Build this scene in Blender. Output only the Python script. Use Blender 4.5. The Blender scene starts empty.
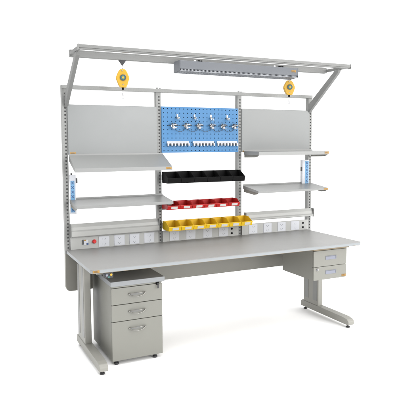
import bpy, bmesh, math, random
from mathutils import Vector, Matrix
random.seed(4)
S = bpy.context.scene
col = S.collection
R = math.radians

# ------------------------------------------------------------------ camera
cd = bpy.data.cameras.new('camera'); cam = bpy.data.objects.new('camera', cd); col.objects.link(cam)
yaw, pit, roll, F = 0.4542, -0.079, -0.0041, 547.4
fw = Vector((math.sin(yaw)*math.cos(pit), math.cos(yaw)*math.cos(pit), math.sin(pit)))
r = Vector((math.cos(yaw), -math.sin(yaw), 0)); u = r.cross(fw)
r2 = r*math.cos(roll)+u*math.sin(roll); u2 = -r*math.sin(roll)+u*math.cos(roll)
M = Matrix((r2, u2, -fw)).transposed().to_4x4(); M.translation = Vector((-2.0248, -3.5487, 1.5807))
cam.matrix_world = M
cd.sensor_fit = 'HORIZONTAL'; cd.sensor_width = 36; cd.lens = F/406*36
cd.shift_x = (203-207.66)/406; cd.shift_y = (187.47-200)/406
cd.clip_end = 500; S.camera = cam

# ------------------------------------------------------------------ white studio world and lamps
w = bpy.data.worlds.new('World'); S.world = w; w.use_nodes = True
bgn = w.node_tree.nodes['Background']
bgn.inputs[0].default_value = (1, 1, 1, 1); bgn.inputs[1].default_value = 1.45
S.view_settings.view_transform = 'Standard'; S.view_settings.look = 'None'
S.view_settings.exposure = 0.0; S.view_settings.gamma = 1

def area(name, loc, tgt, size, power, color=(1, 1, 1)):
    l = bpy.data.lights.new(name, 'AREA'); l.shape = 'SQUARE'; l.size = size; l.energy = power; l.color = color
    o = bpy.data.objects.new(name, l); col.objects.link(o); o.location = loc
    o.rotation_euler = (Vector(tgt)-Vector(loc)).to_track_quat('-Z', 'Y').to_euler()
area('studio_key_lamp', (4.6, -5.6, 3.4), (0, .3, 1.0), 4.6, 440, (1, .985, .96))
area('studio_fill_lamp', (1.5, -6.2, 2.1), (-.4, .7, 1.5), 1.0, 110, (.98, .99, 1))
area('studio_top_lamp', (-.3, -.6, 6.0), (0, .2, 0), 5.0, 320, (.97, .985, 1))

# ------------------------------------------------------------------ materials
def mat(name, c, rough=.5, metal=0, var=.05, scale=6, bump=0, bscale=400, spec=.5, coat=0):
    if not metal and 'floor' not in name: c = tuple(x*.92 for x in c)
    m = bpy.data.materials.new(name); m.use_nodes = True
    nt = m.node_tree; b = nt.nodes['Principled BSDF']
    b.inputs['Roughness'].default_value = rough; b.inputs['Metallic'].default_value = metal
    b.inputs['Specular IOR Level'].default_value = spec
    b.inputs['Coat Weight'].default_value = coat
    tc = nt.nodes.new('ShaderNodeTexCoord'); n = nt.nodes.new('ShaderNodeTexNoise')
    n.inputs['Scale'].default_value = scale; n.inputs['Detail'].default_value = 5
    nt.links.new(tc.outputs['Object'], n.inputs['Vector'])
    cr = nt.nodes.new('ShaderNodeMix'); cr.data_type = 'RGBA'
    cr.inputs[6].default_value = tuple(x*(1-var) for x in c)+(1,)
    cr.inputs[7].default_value = tuple(min(1, x*(1+var)) for x in c)+(1,)
    nt.links.new(n.outputs['Fac'], cr.inputs[0]); nt.links.new(cr.outputs[2], b.inputs['Base Color'])
    mr = nt.nodes.new('ShaderNodeMapRange'); mr.inputs[3].default_value = rough*.72; mr.inputs[4].default_value = min(1, rough*1.28)
    nt.links.new(n.outputs['Fac'], mr.inputs[0]); nt.links.new(mr.outputs[0], b.inputs['Roughness'])
    if bump:
        n2 = nt.nodes.new('ShaderNodeTexNoise'); n2.inputs['Scale'].default_value = bscale; n2.inputs['Detail'].default_value = 2
        nt.links.new(tc.outputs['Object'], n2.inputs['Vector'])
        bp = nt.nodes.new('ShaderNodeBump'); bp.inputs['Strength'].default_value = bump; bp.inputs['Distance'].default_value = .001
        nt.links.new(n2.outputs['Fac'], bp.inputs['Height']); nt.links.new(bp.outputs[0], b.inputs['Normal'])
    return m
LEGM = mat('leg coat', (.235, .231, .208), .5, bump=.2)
GREY = mat('grey powder coat', (.180, .176, .155), .5, bump=.25)
UPR = mat('upright grey coat', (.200, .202, .196), .45, bump=.2, spec=.4)
RAIL = mat('canopy rail coat', (.150, .151, .147), .5, bump=.2, spec=.4)
SERV = mat('service panel coat', (.33, .332, .32), .45, bump=.1)
PANEL = mat('pale panel coat', (.163, .170, .169), .36, bump=.04, scale=2, spec=.5)
SHELF = mat('shelf coat', (.190, .193, .189), .38, bump=.04, scale=3, spec=.6)
TOP = mat('worktop laminate', (.206, .204, .198), .42, bump=.15, scale=3, bscale=900)
EDGE = mat('worktop edge band', (.225, .24, .25), .45)
UNDER = mat('chipboard underside', (.22, .18, .125), .8, var=.15, scale=60)
CAB = mat('cabinet coat', (.180, .179, .158), .5, bump=.25)
CABTOP = mat('cabinet top', (.22, .23, .24), .4)
BLUE = mat('blue pegboard coat', (.046, .158, .325), .5, spec=.3)
BLACK = mat('black plastic', (.0015, .0015, .0016), .65, spec=.15)
DARK = mat('dark rubber', (.03, .03, .032), .6)
HOLE = mat('slot shade', (.085, .085, .085), .8)  # shade inside the hollow uprights, put into the colour
RED = mat('red plastic', (.36, .010, .009), .4, spec=.35)
YEL = mat('yellow plastic', (.62, .40, .011), .42, spec=.35)
GOLD = mat('golden yellow enamel', (.46, .265, .012), .4)
WHITE = mat('white plastic', (.46, .47, .50), .5)
PAPER = mat('white card', (.46, .46, .45), .7)
CHROME = mat('chromed steel', (.55, .55, .55), .22, metal=1)
HANDLE = mat('handle alloy', (.22, .215, .20), .3, metal=.9)
STEEL = mat('dull steel', (.35, .35, .36), .35, metal=1)
ORANGE = mat('orange sticker', (.31, .165, .02), .5)
INK = mat('sticker ink', (.09, .05, .02), .6)
REDB = mat('red button', (.5, .01, .01), .3)
LAMPB = mat('light housing', (.110, .117, .130), .5, spec=.4)
LOUV = mat('louvre aluminium', (.26, .27, .29), .4)
SKYB = mat('pale blue label', (.10, .25, .42), .5)
BACK = mat('pegboard backing', (.02, .055, .12), .6)  # darker blue for the shade in the pegboard holes
NAVY = mat('navy ink', (.02, .06, .18), .5)
DIAL = mat('dial grey', (.045, .055, .065), .4)
GREEN = mat('dial green', (.03, .13, .12), .4)
GRIP = mat('lilac grey grip', (.17, .18, .225), .45)
WHITEFLOOR = mat('white studio floor', (.97, .97, .97), .95, var=.005, scale=1, spec=.1)

# ------------------------------------------------------------------ mesh helpers
def tag(o, label=None, cat=None, group=None, kind=None):
    if label: o['label'] = label
    if cat: o['category'] = cat
    if group: o['group'] = group
    if kind: o['kind'] = kind
    return o

class MB:
    def __init__(s): s.bm = bmesh.new()
    def _add(s, t, bev, seg, smooth=False):
        if bev:
            bmesh.ops.bevel(t, geom=list(t.edges), offset=bev, segments=seg, affect='EDGES', profile=.5, clamp_overlap=True)
        bmesh.ops.recalc_face_normals(t, faces=t.faces)
        if smooth:
            for f in t.faces: f.smooth = True
        me = bpy.data.meshes.new('tmp'); t.to_mesh(me); t.free(); s.bm.from_mesh(me); bpy.data.meshes.remove(me)
    def box(s, x0, x1, y0, y1, z0, z1, bev=.0015, seg=2):
        t = bmesh.new(); bmesh.ops.create_cube(t, size=1)
        bmesh.ops.scale(t, vec=(x1-x0, y1-y0, z1-z0), verts=t.verts)
        bmesh.ops.translate(t, vec=((x0+x1)/2, (y0+y1)/2, (z0+z1)/2), verts=t.verts)
        s._add(t, bev, seg); return s
    def prism(s, poly, ax, a, b, bev=0, seg=1):
        t = bmesh.new()
        def P(p, q):
            return {'X': (q, p[0], p[1]), 'Y': (p[0], q, p[1]), 'Z': (p[0], p[1], q)}[ax]
        v0 = [t.verts.new(P(p, a)) for p in poly]; v1 = [t.verts.new(P(p, b)) for p in poly]
        t.faces.new(v0); t.faces.new(v1[::-1]); n = len(poly)
        for i in range(n): t.faces.new((v0[i], v0[(i+1) % n], v1[(i+1) % n], v1[i]))
        s._add(t, bev, seg); return s
    def tube(s, pts, rad, n=8, closed=False):
        t = bmesh.new(); pts = [Vector(p) for p in pts]; rings = []; m = len(pts)
        up0 = None
        for i, p in enumerate(pts):
            if closed: d = pts[(i+1) % m]-pts[i-1]
            else: d = pts[min(i+1, m-1)]-pts[max(i-1, 0)]
            d.normalize()
            ref = up0 if up0 is not None else (Vector((0, 0, 1)) if abs(d.z) < .9 else Vector((0, 1, 0)))
            a = d.cross(ref)
            if a.length < 1e-4: a = d.cross(Vector((1, 0, 0)))
            a.normalize(); b = a.cross(d); up0 = b
            rr = rad[i] if isinstance(rad, (list, tuple)) else rad
            rings.append([t.verts.new(p+(a*math.cos(2*math.pi*k/n)+b*math.sin(2*math.pi*k/n))*rr) for k in range(n)])
        for i in range(m if closed else m-1):
            A, B = rings[i], rings[(i+1) % m]
            for k in range(n): t.faces.new((A[k], A[(k+1) % n], B[(k+1) % n], B[k]))
        if not closed: t.faces.new(rings[0][::-1]); t.faces.new(rings[-1])
        s._add(t, 0, 1, True); return s
    def cyl(s, p0, p1, ra, n=20, bev=.0008):
        p0, p1 = Vector(p0), Vector(p1); d = p1-p0
        t = bmesh.new(); bmesh.ops.create_cone(t, cap_ends=True, segments=n, radius1=ra, radius2=ra, depth=d.length)
        q = d.to_track_quat('Z', 'Y').to_matrix().to_4x4(); q.translation = (p0+p1)/2
        bmesh.ops.transform(t, matrix=q, verts=t.verts)
        s._add(t, bev, 1); return s
    def build(s, name, m, parent=None, T=(0, 0, 0)):
        if parent is not None:
            T = parent.get('_T', T)
        T = Vector(T)
        bmesh.ops.translate(s.bm, vec=-T, verts=s.bm.verts)
        me = bpy.data.meshes.new(name); s.bm.to_mesh(me); s.bm.free(); me.materials.append(m)
        o = bpy.data.objects.new(name, me); col.objects.link(o)
        if parent is not None: o.parent = parent; o['_T'] = list(T)
        else: o.location = T
        return o
def thing(name, loc, label, cat, group=None):
    o = bpy.data.objects.new(name, None); o.empty_display_size = .05; col.objects.link(o)
    o.location = loc; o['_T'] = list(loc); return tag(o, label, cat, group)
def copy_tree(o, parent=None):
    c = o.copy(); col.objects.link(c)
    if parent is not None: c.parent = parent
    for ch in list(o.children): copy_tree(ch, c)
    return c
def sticker(parent, x0, x1, y, z0, z1):
    """thin orange sticker on a front face, two rows of tiny print"""
    m = MB(); w_ = x1-x0; h = z1-z0
    m.box(x0, x1, y-.0012, y, z0, z1, .0003, 1); nf = len(m.bm.faces)
    m.box(x0+w_*.12, x1-w_*.3, y-.0016, y-.0011, z0+h*.55, z0+h*.75, 0)
    m.box(x0+w_*.12, x1-w_*.15, y-.0016, y-.0011, z0+h*.22, z0+h*.36, 0)
    o = m.build('sticker', ORANGE, parent); o.data.materials.append(INK)
    for p in o.data.polygons[nf:]: p.material_index = 1
    return o

# ------------------------------------------------------------------ setting
fl = MB().box(-40, 40, -40, 40, -.05, 0, 0).build('floor', WHITEFLOOR); tag(fl, kind='structure')

# ------------------------------------------------------------------ workbench
D = .779
PX = [-1.143, -.366, .410, 1.187]      # upright centre lines
wb = thing('workbench', (0, .4, 0), 'long grey steel workbench with slotted uprights, shelves and overhead canopy rail', 'workbench')

# worktop: laminate top sheet, edge band, chipboard underside
def top_poly(x0, x1, y0, y1, rr, n=6):
    P = []
    for cx, cy, a0 in ((x1-rr, y0+rr, -90), (x1-.004, y1-.004, 0), (x0+.004, y1-.004, 90), (x0+rr, y0+rr, 180)):
        q = rr if cy < .3 else .004
        for i in range(n+1):
            a = R(a0+90*i/n); P.append((cx+q*math.cos(a), cy+q*math.sin(a)))
    return P
b = MB().prism(top_poly(-1.1575, 1.1575, 0, .776, .022), 'Z', .747, .750, .0008).build('tabletop', TOP, wb)
MB().prism(top_poly(-1.156, 1.156, .0015, .774, .021), 'Z', .725, .747).build('edge_band', EDGE, b)
MB().prism(top_poly(-1.150, 1.150, .008, .770, .02), 'Z', .721, .725).build('underside_board', UNDER, b)
sticker(b, -1.143, -1.097, .0015, .7275, .7445)
# front support beam below the top
MB().box(-1.02, .70, .56, .60, .655, .721).box(-1.09, -1.03, .10, .70, .690, .721).box(1.05, 1.11, .10, .70, .690, .721).build('support_frame', GREY, wb)

# modesty panel with rounded lower corners
def rpoly(x0, x1, z0, z1, rr, n=6):
    P = [(x1, z1), (x0, z1)]
    for cx, a0 in ((x0+rr, 180), (x1-rr, 270)):
        for i in range(n+1):
            a = R(a0+90*i/n); P.append((cx+rr*math.cos(a), z0+rr+rr*math.sin(a)))
    return P
MB().prism(rpoly(-1.1635, 1.2075, .418, .7205, .035), 'Y', .778, .825, .003, 2).build('modesty_panel', GREY, wb)

# C-shaped legs
def leg(x0, x1, c0, c1):
    m = MB()
    m.box(c0, c1, .45, .675, .085, .690, .006, 3)
    l = m.build('leg', LEGM, wb)
    f = MB().prism([(.715, .030), (.715, .078), (.700, .088), (.095, .088), (.045, .080), (.025, .062), (.025, .036), (.032, .030)], 'X', x0, x1, .005, 2)
    f.build('foot', LEGM, l)
    t = MB().prism([(.655, .13), (.655, .665), (.60, .665), (.60, .13)], 'X', c0-.002, c0-.0, 0)
    t.box(c0-.002, c0, .47, .53, .13, .665, .0005, 1)
    t.build('cover_strip', UPR, l)
    for y in (.07, .68):
        g = MB().cyl(((x0+x1)/2, y, 0), ((x0+x1)/2, y, .010), .017).cyl(((x0+x1)/2, y, .009), ((x0+x1)/2, y, .032), .007)
        g.build('levelling_foot', DARK, l)
leg(-1.105, -1.043, -1.100, -1.048)
leg(1.050, 1.115, 1.055, 1.103)

# slotted uprights
def upright(cx, side):
    x0, x1 = cx-.020, cx+.020
    m = MB(); z0, z1 = .7207, 2.040; zb = .76
    m.box(x0, x0+.0018, D, D+.045, z0, z1, 0); m.box(x1-.0018, x1, D, D+.045, z0, z1, 0)
    m.box(x0+.002, x1-.002, D+.043, D+.045, z0, z1, 0)
    xa, xb = cx-.003, cx+.010          # slot column
    m.box(x0+.0018, xa, D, D+.0018, z0, z1, 0); m.box(xb, x1-.0018, D, D+.0018, z0, z1, 0)
    z = zb; m.box(xa, xb, D, D+.0018, z0, z, 0)
    while z+.0275 < z1-.02:
        m.box(xa, xb, D, D+.0018, z+.0125, z+.0275, 0); z += .0275
    m.box(xa, xb, D, D+.0018, z, z1, 0)
    bmesh.ops.remove_doubles(m.bm, verts=m.bm.verts, dist=1e-5)
    up = m.build('upright', UPR, wb)
    MB().box(x0+.003, x1-.003, D+.005, D+.007, z0, z1-.01, 0).build('slot_shade', HOLE, up)  # added sheet, its dark colour stands for shade behind the slots
    MB().box(x0+.001, x1-.001, D+.002, D+.044, z1-.001, z1+.002, .0005, 1).build('end_cap', UPR, up)
for cx in PX: upright(cx, 0)
cb = MB().box(-1.1625, 1.2065, D-.012, D+.03, 2.012, 2.042, .0025)
cb.build('top_beam', UPR, wb)
for cx in PX[1:3]:
    MB().box(cx-.018, cx-.006, D-.010, D+.004, 2.042, 2.053, .001).box(cx+.010, cx+.018, D-.010, D+.004, 2.042, 2.050, .001).build('beam_hook', UPR, wb)

# upper back panels
MB().box(-1.1245, -.385, .766, .778, 1.503, 1.893, .003).build('back_panel', PANEL, wb)
MB().box(.4285, 1.168, .766, .778, 1.505, 1.897, .003).build('back_panel', PANEL, wb)
for x0 in (-1.112, .4345): sticker(wb, x0, x0+.046, .7655, 1.508, 1.521)

# blue pegboard, really perforated
def pegboard(x0, x1, z0, z1, nx, nz):
    bm = bmesh.new(); px = (x1-x0)/nx; pz = (z1-z0)/nz; h = .0040; y = .764
    for i in range(nx):
        for j in range(nz):
            ax, az = x0+i*px, z0+j*pz; cx, cz = ax+px/2, az+pz/2
            o = [bm.verts.new(p) for p in ((ax, y, az), (ax+px, y, az), (ax+px, y, az+pz), (ax, y, az+pz))]
            q = [bm.verts.new(p) for p in ((cx-h, y, cz-h), (cx+h, y, cz-h), (cx+h, y, cz+h), (cx-h, y, cz+h))]
            k = [bm.verts.new((v.co.x, y+.0015, v.co.z)) for v in q]
            for e in range(4):
                f = (e+1) % 4
                bm.faces.new((o[e], o[f], q[f], q[e])); bm.faces.new((q[e], q[f], k[f], k[e]))
    bmesh.ops.remove_doubles(bm, verts=bm.verts, dist=1e-5)
    m = MB(); m.bm.free(); m.bm = bm
    # folded rim and added back sheet, coloured dark for shade in the holes
    m.box(x0, x0+.0015, y+.0003, .7785, z0, z1, 0).box(x1-.0015, x1, y+.0003, .7785, z0, z1, 0)
    m.box(x0+.0016, x1-.0016, y+.0003, .7785, z0, z0+.0015, 0).box(x0+.0016, x1-.0016, y+.0003, .7785, z1-.0015, z1, 0)
    pb = m.build('pegboard', BLUE, wb)
    MB().box(x0+.002, x1-.002, .7755, .778, z0+.002, z1-.002, 0).build('shade_backing', BACK, pb)
PX0, PX1, PZ0, PZ1 = -.3455, .3895, 1.510, 1.897
pegboard(PX0, PX1, PZ0, PZ1, 20, 11)

# shelves: folded sheet with front lip, side flanges and end brackets
def shelf(x0, x1, yb, zb, yf, zf, lip, flange, bracket):
    m = MB(); t = .0025
    m.prism([(yb, zb), (yb, zb-t), (yf, zf-t), (yf, zf)], 'X', x0+.002, x1-.002)
    m.box(x0, x1, yf-.002, yf, zf-lip, zf+.0005, .0007, 1)
    m.box(x0+.002, x1-.002, yf+.0001, yf+.012, zf-lip, zf-lip+.0015, 0)
    for a in (x0, x1-.002):
        m.prism([(yb, zb+.0005), (yb, zb-flange), (yf+.0005, zf-lip), (yf+.0005, zf+.0005)], 'X', a, a+.002)
    m.box(x0+.002, x1-.002, yb-.0005, yb+.0015, zb-.02, zb+.012, 0)
    sh = m.build('shelf', SHELF, wb)
    if bracket:
        for a in (x0+.006, x1-.0085):
            MB().prism([(yb, zb-.004), (yb, zb-.058), (yf+.085, zf-lip-.020), (yf+.03, zf-lip-.012), (yf+.004, zf-lip+.002), (yf+.004, zf-.004)], 'X', a, a+.0025, .0005).build('bracket', GREY, sh)
    return sh
s1 = shelf(-1.122, -.337, .762, 1.498, .560, 1.402, .029, .045, False)
s2 = shelf(.445, 1.200, .764, 1.516, .505, 1.512, .030, .030, True)
s3 = shelf(-1.122, -.337, .775, 1.152, .545, 1.120, .022, .030, True)
s4 = shelf(.445, 1.200, .775, 1.203, .510, 1.171, .018, .028, True)
sticker(s1, -.391, -.344, .558, 1.381, 1.397)
sticker(s2, 1.150, 1.196, .503, 1.490, 1.508)
sticker(s4, 1.150, 1.196, .508, 1.1555, 1.1695)
for x0, x1, zt in ((-.345, .39, 1.325), (-.345, .39, 1.070), (-.345, .39, .915)):
    MB().prism([(.7785, zt), (.772, zt), (.772, zt-.012), (.7765, zt-.012), (.7765, zt-.045), (.7785, zt-.045)], 'X', x0, x1).build('bin_rail', SHELF, wb)

# low ledge rails and the service panels with sockets
def ledge(x0, x1, lift):
    m = MB().prism([(.7785, .955), (.770, .957), (.752, .930), (.748, .906), (.742, .902), (.735, .896), (.735, .866+lift), (.740, .860+lift), (.7785, .857+lift)], 'X', x0, x1, .0008)
    g = m.build('ledge_rail', SERV, wb)
    for a in (x0-.003, x1+.0002):
        MB().box(a, a+.0028, .733, .778, .855+lift, .957, .0005, 1).build('end_cap', UPR, g)
ledge(-1.121, -.386, -.006); ledge(.4585, 1.207, .022)
def socket(par, x0, x1):
    z0, z1 = .757, .842; y = .764
    s = MB().box(x0, x1, y-.003, y-.0002, z0, z1, .0012).build('socket', WHITE, par)
    cx = (x0+x1)/2
    for cz in (.778, .820):
        m = MB()
        for dx, dz, ww, hh in ((-.011, 0, .0014, .008), (.011, 0, .0014, .008), (0, -.009, .0022, .004)):
            m.box(cx+dx-ww, cx+dx+ww, y-.0034, y-.0028, cz+dz-hh/2, cz+dz+hh/2, 0)
        m.build('outlet', LAMPB, s)
    MB().box(x1+.001, x1+.0025, y-.001, y-.0002, .752, .846, 0).build('seam', STEEL, par)
def service(x0, x1, sockets, hole_xs):
    p = MB().box(x0, x1, .764, .778, .7505, .848, .001).build('service_panel', SERV, wb)
    for a, c in sockets: socket(wb, a, c)
    for bx in hole_xs:
        for bz in (.777, .818):
            MB().cyl((bx, .7645, bz), (bx, .760, bz), .0095, 16).build('dark_hole', BLACK, p)  # black disc in place of a dark open hole
    return p
sp = service(-1.1245, -.385, [(-.899, -.812), (-.771, -.683), (-.642, -.556), (-.513, -.425)], [])
service(-.347, .391, [(-.283, -.197), (-.129, -.043), (.034, .12), (.19, .28)], [.322])
service(.4285, 1.168, [(.50, .590), (.656, .745), (.812, .902), (.965, 1.056)], [1.104])
sw = MB().box(-1.029, -.985, .760, .7638, .783, .824, .001).build('switch', WHITE, wb)
MB().box(-1.031, -1.022, .757, .760, .787, .826, .001).build('switch_edge', DARK, sw)
MB().box(-.999, -.984, .7555, .7598, .784, .799, .002).build('rocker', NAVY, sw)
MB().box(-1.018, -1.002, .7585, .7598, .815, .825, .0004, 1).build('indicator', ORANGE, sw)
MB().cyl((-.936, .7638, .805), (-.936, .755, .805), .0165, 24, .001).cyl((-.936, .7555, .805), (-.936, .747, .805), .0125, 24, .0015).build('stop_button', REDB, wb)

# power and grounding strips hanging on the end uprights
def strip(x0, x1, z0, z1, bx0, bx1, cells, knob):
    m = MB().box(x0, x1, .7555, .7885 if x0 > 0 else .777, z0, z1, .002)
    s = m.build('terminal_strip', WHITE, wb)
    MB().box(bx0, bx1, .7545, .7558, cells[0][0], cells[-1][1], .0002, 1).build('blue_label', SKYB, s)
    k = MB()
    for a, c in cells:
        n = max(1, int(round((c-a)/.034)))
        for i in range(n):
            z = a+(i+.5)*(c-a)/n; cx = (bx0+bx1)/2
            k.prism([(cx-.013, z-.011), (cx-.007, z-.011), (cx+.013, z+.011), (cx+.007, z+.011)], 'Y', .7535, .7545)
            k.prism([(cx+.007, z-.011), (cx+.013, z-.011), (cx-.007, z+.011), (cx-.013, z+.011)], 'Y', .7530, .7540)
    k.build('print', NAVY, s)
    MB().box(knob[0], knob[0]+.012, .752, .770, knob[1], knob[1]+.038, .002).build('knob', DARK, s)
    return s
s = strip(-1.119, -1.074, 1.035, 1.345, -1.116, -1.085, [(1.050, 1.300)], (-1.073, 1.280))
MB().box(-1.112, -1.100, .757, .770, 1.3455, 1.358, .001).build('terminal', DARK, s)
s = strip(1.085, 1.166, 1.125, 1.428, 1.116, 1.158, [(1.140, 1.415)], (1.072, 1.320))
# coloured grounding socket below the front corner
g = MB().box(-1.062, -1.000, .012, .05, .682, .7205, .003).build('grounding_socket', DARK, wb)
MB().cyl((-1.046, .013, .703), (-1.046, .004, .703), .008, 14).build('jack', GRIP, g)
MB().cyl((-1.016, .013, .705), (-1.016, .004, .705), .008, 14).build('jack', GOLD, g)
MB().cyl((-1.032, .013, .690), (-1.032, .006, .690), .006, 12).build('jack', GREEN, g)

# under-top drawer unit
ux0, ux1, uy, uz0, uz1 = .705, 1.049, .060, .450, .7205
du = MB().box(ux0, ux1, uy+.019, .515, uz0, uz1, .002).build('drawer_unit', CAB, wb)
for i, (a, c) in enumerate(((uz0+.001, .5605), (.5635, .696))):
    MB().box(ux0+.001, ux1-.001, uy, uy+.018, a, c, .002).build('drawer_front', CAB, du)
    zc = .633 if i else .511
    gx0, gx1 = .826, .938
    MB().box(gx0, gx1, uy-.003, uy-.0003, zc-.016, zc+.016, .001).build('grip', GRIP, du)
    MB().box(gx0+.004, gx1-.004, uy-.0036, uy-.0028, zc+.009, zc+.0135, 0).box(gx1-.009, gx1-.003, uy-.004, uy-.0028, zc-.012, zc+.013, 0).build('grip_shade', LAMPB, du)  # dark strips stand in for shade inside the recessed grip
MB().box(ux0, ux1, uy+.002, uy+.018, .6985, uz1, .001).build('front_rail', UNDER, du)
MB().cyl((.742, uy, .541), (.742, uy-.006, .541), .011, 20).build('lock', STEEL, du)
MB().box(.7395, .7445, uy-.0066, uy-.0058, .535, .547, 0).build('keyhole', BLACK, du)
sticker(du, .997, 1.040, uy-.0003, .459, .478)

# overhead canopy: two box rails, sheet between, end rails, slanting arms
XL, XR = -1.150, 1.200
can = MB().box(XL, XR, .225, .262, 2.2395, 2.262, .002).box(XL, XR, .228, .262, 2.230, 2.239, .001).build('canopy_front_rail', RAIL, wb)
br = MB().box(XL+.004, XR-.02, .524, .565, 2.221, 2.262, .002).box(XL+.004, XR-.02, .528, .565, 2.2625, 2.272, .001).build('canopy_back_rail', RAIL, wb)
for x in (XL, XR-.022):
    MB().box(x, x+.022, .2625, .5235, 2.232, 2.2555, .001).build('canopy_end_rail', RAIL, wb)
for x in (XL-.0035, XR+.0002):
    MB().box(x, x+.0033, .222, .264, 2.226, 2.265, .0008).build('rail_cap', UPR, can)
for x in (XL+.006, XR-.041):
    # tapered arm from the upright to below the canopy
    m = MB()
    a = [(D-.002, 1.868), (D-.002, 1.950), (.385, 2.2315), (.335, 2.2315), (.345, 2.205)]
    m.prism(a, 'X', x, x+.028, .003, 2)
    m.build('canopy_arm', RAIL, wb)

# ------------------------------------------------------------------ linear work light below the canopy
lt = thing('work_light', (.22, .46, 2.15), 'long grey louvred work light hung under the overhead canopy rail', 'light')
lx0, lx1 = -.330, .772
MB().prism([(.400, 2.229), (.400, 2.165), (.520, 2.165), (.520, 2.205), (.500, 2.229)], 'X', lx0, lx1, .002).build('housing', LAMPB, lt)
for x in (lx0-.004, lx1+.0002):
    MB().prism([(.398, 2.230), (.398, 2.150), (.522, 2.142), (.522, 2.207), (.502, 2.230)], 'X', x, x+.0038, .0006).build('end_cap', LAMPB, lt)
lv = MB().box(lx0+.004, lx1-.004, .401, .4035, 2.1485, 2.1515, 0)
lv.prism([(.516, 2.1645), (.516, 2.142), (.518, 2.142), (.518, 2.1645)], 'X', lx0+.004, lx1-.004)
n = 92
for i in range(n):
    x = lx0+.01+i*(lx1-lx0-.02)/(n-1)
    lv.prism([(.402, 2.1645), (.402, 2.151), (.5158, 2.143), (.5158, 2.1645)], 'X', x, x+.0035)
for y in (.44, .478):
    z = 2.151-(y-.404)*.07
    lv.box(lx0+.006, lx1-.006, y, y+.0012, z, 2.163, 0)
lv.build('louvre', LOUV, lt)
MB().cyl((lx0+.03, .46, 2.1605), (lx1-.03, .46, 2.1605), .0025, 8).build('tube', WHITE, lt)
for x in (-.172, -.150, .588, .612):
    MB().box(x, x+.012, .400, .440, 2.2292, 2.238, .001).build('clip', BLACK, lt)
for x in (-.16, .60):
    MB().box(x, x+.02, .450, .523, 2.2294, 2.234, .001).box(x, x+.02, .518, .5235, 2.234, 2.258, .001).build('hanger', STEEL, lt)
MB().tube([(-.305, .42, 2.150), (-.304, .42, 2.10), (-.305, .421, 2.03)], .0011, 6).build('pull_cord', WHITE, lt)
sticker(lt, .706, .752, .3995, 2.192, 2.209)

# ------------------------------------------------------------------ two spring balancers
def balancer(x, y, ztop, zbody, hw, label, rot, mount):
    t = thing('spring_balancer', (x, y, 2.221), label, 'tool balancer', 'spring balancers hanging from the canopy rail')
    def at(m, name, mt, par): return m.build(name, mt, par)
    h = zbody[1]-zbody[0]; zc = (zbody[0]+zbody[1])/2
    mb = MB().prism([(x-.030, 2.2205), (x+.030, 2.2205), (x+.006, 2.186), (x-.006, 2.186)], 'Y', y-.014, y+.014, .002, 2)
    at(mb, 'hanger_bracket', DARK if mount else STEEL, t)
    top = MB().tube([(x, y, 2.19), (x, y, zbody[1]-.004)], .0028, 8); at(top, 'hanger_rod', CHROME, t)
    P = [(-.018, .5), (.016, .5), (.030, .36), (.046, .06), (.044, -.06), (.032, -.38), (.024, -.5), (-.018, -.5), (-.030, -.36), (-.047, .0), (-.046, .08), (-.032, .34)]
    P = [(x+a*hw/.047, zc+c*h) for a, c in P]
    body = at(MB().prism(P, 'Y', y-.024, y+.024, .006, 3), 'body', GOLD, t)
    d = (x+.002, zc+.004)
    at(MB().cyl((d[0], y-.0235, d[1]), (d[0], y-.030, d[1]), .0235, 28), 'dial', DIAL, body)
    at(MB().cyl((d[0], y-.0300, d[1]), (d[0], y-.0325, d[1]), .0165, 24), 'dial_ring', GREEN, body)
    at(MB().cyl((d[0], y-.0320, d[1]), (d[0], y-.0355, d[1]), .0085, 20), 'dial_hub', GOLD, body)
    for a, c in ((-.004, .40), (.002, -.34), (.020, .16)):
        at(MB().cyl((x+a, y-.0238, zc+c*h), (x+a, y-.028, zc+c*h), .0045, 12), 'screw', STEEL, body)
    at(MB().cyl((x+.002, y, zbody[0]+.003), (x+.002, y, zbody[0]-.016), .0085, 14, .0015), 'nozzle', BLACK, body)
    at(MB().tube([(x+.002, y, zbody[0]-.015), (x+.001, y, 1.965)], .0018, 6), 'cable', STEEL, t)
    hk = [(x+.001, y, 1.966), (x+.001, y, 1.952)]+[(x+.001+.009*math.sin(R(a)), y, 1.943+.010*math.cos(R(a))) for a in range(20, 300, 28)]
    at(MB().cyl((x+.001, y, 1.972), (x+.001, y, 1.955), .0042, 10).tube(hk, .0022, 6), 'hook', STEEL, t)
    t.rotation_euler.z = rot
balancer(-.748, .540, 2.22, (2.014, 2.152), .051, 'yellow balancer on the left, its dark bracket hung in the open from the canopy rail', -.25, True)
balancer(.777, .540, 2.22, (2.012, 2.138), .051, 'yellow balancer hanging beside the right end of the work light', -.38, False)

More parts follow.
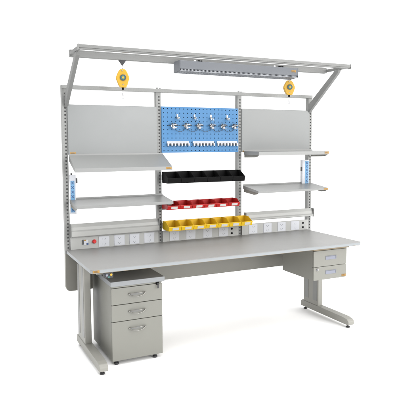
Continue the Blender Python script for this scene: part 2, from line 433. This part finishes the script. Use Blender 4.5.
# ------------------------------------------------------------------ stacking bins
ORD = ['leftmost', 'second from left', 'third from left', 'fourth from left', 'fifth from left', 'sixth from left', 'rightmost']
def bin_row(word, m, x0, x1, n, yb, yf, z0, zlip, z1, cut, card, where):
    wd = (x1-x0)/n; first = None
    for i in range(n):
        nm = ORD[-1] if i == n-1 else ORD[i]
        lab = f'{word} open-front stacking bin, {nm} of the {word} row {where}'
        loc = (x0+wd*(i+.5), (yb+yf)/2, z0)
        if first is None:
            t = thing('storage_bin', loc, lab, 'bin', f'{word} stacking bins in a row'); first = t
            a, b_ = x0+.0012, x0+wd-.0012; th = .0022
            q = MB()
            q.box(a+th, b_-th, yf+.012, yb-th, z0, z0+th, 0)
            side = [(yb, z1), (yb, z0), (yf+.012, z0), (yf, zlip-.004), (yf, zlip), (yf+.006, zlip), (yf+.006+cut, z1)]
            for c in (a, b_-th): q.prism(side, 'X', c, c+th, .0006)
            q.box(a+th, b_-th, yb-th, yb, z0, z1, 0)
            q.prism([(yf+.012, z0), (yf+.0142, z0), (yf+.003, zlip), (yf, zlip), (yf, zlip-.004)], 'X', a+th, b_-th)
            # rolled rims
            q.box(a-.0005, a+.004, yf+.010+cut, yb, z1-.0035, z1+.0008, .0008, 1)
            q.box(b_-.004, b_+.0005, yf+.010+cut, yb, z1-.0035, z1+.0008, .0008, 1)
            q.box(a+.004, b_-.004, yb-.005, yb+.001, z1-.003, z1+.0005, .0008, 1)
            q.box(a-.0003, b_+.0003, yf-.002, yf+.004, zlip-.003, zlip+.0015, .001, 1)
            q.build('tray', m, t)
            if card:
                cx = (a+b_)/2; zt = zlip-.006; zb = z0+.006
                def yy(z): return yf+.012*(zlip-z)/(zlip-z0)-.0022
                MB().prism([(yy(zt), zt), (yy(zt)+.0012, zt), (yy(zb)+.0012, zb), (yy(zb), zb)], 'X', cx-wd*.20, cx+wd*.30).build('label_card', PAPER, t)
        else:
            t = copy_tree(first); t.location = loc; t['label'] = lab
            t.rotation_euler.z = random.uniform(-.011, .011)
bin_row('black', BLACK, -.347, .386, 6, .768, .630, 1.257, 1.300, 1.350, .085, False, 'under the pegboard')
bin_row('red', RED, -.352, .333, 6, .768, .632, 1.038, 1.070, 1.100, .045, True, 'above the yellow bins')
bin_row('yellow', YEL, -.349, .453, 7, .765, .615, .861, .896, .932, .065, True, 'just above the worktop')

# ------------------------------------------------------------------ tool holders on the pegboard
def pegged(name, x, z, label, cat, group): return thing(name, (x, .7635, z), label, cat, group)
o1 = ['leftmost', 'second from left', 'third from left', 'rightmost']
f = None
for i, x in enumerate((-.203, -.044, .114, .275)):
    lab = f'small steel clip hook in the top row of the pegboard, {o1[i]}'
    if f is None:
        f = pegged('clip_hook', x, 1.812, lab, 'hook', 'clip hooks in the top row')
        MB().box(x-.007, x+.007, .760, .7635, 1.797, 1.836, .001).build('base_plate', STEEL, f)
        MB().tube([(x-.006, .760, 1.812), (x-.008, .735, 1.806), (x-.010, .728, 1.790), (x-.006, .734, 1.782)], .0026, 8).tube([(x+.006, .760, 1.812), (x+.008, .735, 1.806), (x+.010, .728, 1.790), (x+.006, .734, 1.782)], .0026, 8).build('prongs', CHROME, f)
        MB().box(x-.008, x+.008, .742, .760, 1.796, 1.808, .002).build('clamp', PAPER, f)
    else:
        t = copy_tree(f); t.location.x = x; t['label'] = lab
f = None
o2 = ['leftmost', 'second from left', 'third from left', 'fourth from left', 'fifth from left', 'rightmost']
for i, x in enumerate((-.245, -.122, -.005, .120, .232, .345)):
    lab = f'round chromed tool holder in the middle row of the pegboard, {o2[i]}'
    if f is None:
        z = 1.736
        f = pegged('tool_holder', x, z, lab, 'tool holder', 'round tool holders in the middle row')
        MB().box(x-.018, x+.018, .760, .7635, z-.012, z+.016, .001).build('base_plate', CHROME, f)
        ring = MB()
        ring.tube([(x+.027*math.cos(R(a)), .730+.027*math.sin(R(a)), z+.010) for a in range(0, 360, 20)], .0026, 8, True)
        ring.tube([(x+.027*math.cos(R(a)), .730+.027*math.sin(R(a)), z-.016) for a in range(0, 360, 20)], .0026, 8, True)
        ring.build('rings', CHROME, f)
        c = MB()
        for sx in (-1, 1): c.tube([(x+sx*.045, .748, z+.002), (x+sx*.022, .742, z+.006), (x, .738, z-.003)], .0028, 8)
        c.build('arms', DARK, f)
        MB().cyl((x, .745, z-.024), (x, .745, z-.004), .010, 14).build('cup', WHITE, f)
        MB().cyl((x-.012, .742, z+.010), (x-.012, .742, z+.024), .007, 12).cyl((x+.012, .742, z+.010), (x+.012, .742, z+.022), .006, 12).build('bits', DARK, f)
    else:
        t = copy_tree(f); t.location.x = x; t.rotation_euler.z = random.uniform(-.1, .1); t['label'] = lab
# sagging dark cable strung between the holders
pts = []
xs = (-.245, -.122, -.005, .120, .232, .345)
for a, c in zip(xs[:-1], xs[1:]):
    for k in range(8):
        q = k/8; pts.append((a+(c-a)*q, .751, 1.722-.034*math.sin(math.pi*q)**.8))
pts.append((xs[-1], .751, 1.722))
cbl = MB().tube([Vector(p)-Vector((0, 0, 0)) for p in pts], .0016, 6).build('cable', DARK, None, (0, .751, 1.70))
tag(cbl, 'thin dark cable sagging in loops between the round holders on the blue pegboard', 'cable')
f = None
o3 = ['left one of three', 'middle one of three', 'right one of three']
for i, x in enumerate((-.200, .041, .273)):
    lab = f'white comb-like tool rack low on the blue pegboard, {o3[i]}'
    if f is None:
        z = 1.586
        f = pegged('tool_rack', x, z, lab, 'rack', 'white tool racks in the bottom row')
        MB().box(x-.102, x+.102, .759, .7635, z-.002, z+.020, .001).build('back_bar', WHITE, f)
        m = MB(); m.box(x-.102, x+.102, .748, .759, z+.002, z+.007, .001)
        for k in range(7):
            px_ = x-.094+k*.0313
            m.prism([(px_-.007, z+.002), (px_+.007, z+.002), (px_+.0035, z-.022), (px_-.0035, z-.022)], 'Y', .738, .757, .001)
        m.build('prongs', WHITE, f)
        m = MB()
        for k in range(6):
            px_ = x-.078+k*.0313; m.cyl((px_, .749, z-.012), (px_, .749, z+.0015), .006, 10)
        m.build('gap_shade', DARK, f)  # dark cylinders stand in for shade in the gaps between prongs
    else:
        t = copy_tree(f); t.location.x = x; t['label'] = lab

# ------------------------------------------------------------------ mobile pedestal
pd = thing('drawer_pedestal', (-.78, .42, 0), 'grey three-drawer steel pedestal standing under the left end of the worktop', 'drawer cabinet')
cx0, cx1, cy = -.975, -.589, .160
MB().box(cx0, cx1, cy+.019, .690, .030, .5755, .003).build('carcass', CAB, pd)
ctop = MB().box(cx0-.004, cx1+.018, cy-.004, .694, .5765, .612, .004, 3).build('cabinet_top', CABTOP, pd)
for i, (a, c) in enumerate(((.4435, .5625), (.3215, .4395), (.034, .3175))):
    dr = MB().box(cx0+.001, cx1-.001, cy, cy+.018, a, c, .0022).build('drawer', CAB, pd)
    zc = (.508, .383, .257)[i]; xc = -.785
    h = MB()
    loop = []
    for k in range(28):
        an = 2*math.pi*k/28; ex = .060*math.cos(an); ez = .0125*math.sin(an)
        ez += .006*(1-(ex/.060)**2)*(-1)
        loop.append((xc+ex, cy-.006-.016*(1-(ex/.060)**2), zc+ez+.004))
    h.tube(loop, .003, 8, True)
    for sx in (-.060, .060): h.cyl((xc+sx, cy, zc+.004), (xc+sx, cy-.009, zc+.004), .0065, 12)
    h.build('handle', HANDLE, dr)
    m = MB().prism([(xc+.050*math.cos(2*math.pi*k/20), zc+.0015+.008*math.sin(2*math.pi*k/20)) for k in range(20)], 'Y', cy-.0025, cy-.0003, .0005)
    m.build('handle_plate', UPR, dr)
MB().box(cx0+.003, cx1-.003, cy+.003, cy+.018, .566, .5755, .001).build('top_rail', CAB, pd)
lk = MB().box(-.640, -.615, cy-.003, cy+.001, .556, .5755, .001).build('lock', BLACK, pd)
MB().cyl((-.628, cy-.003, .566), (-.628, cy-.016, .566), .0055, 12).box(-.6345, -.6225, cy-.020, cy-.0165, .532, .560, .002).build('key', DARK, lk)
for x in (-.935, -.640):
    for y in (.195, .640):
        MB().cyl((x, y, 0), (x, y, .014), .018, 18, .002).cyl((x, y, .013), (x, y, .031), .009).build('levelling_foot', DARK, pd)

for o in bpy.data.objects:
    if '_T' in o: del o['_T']
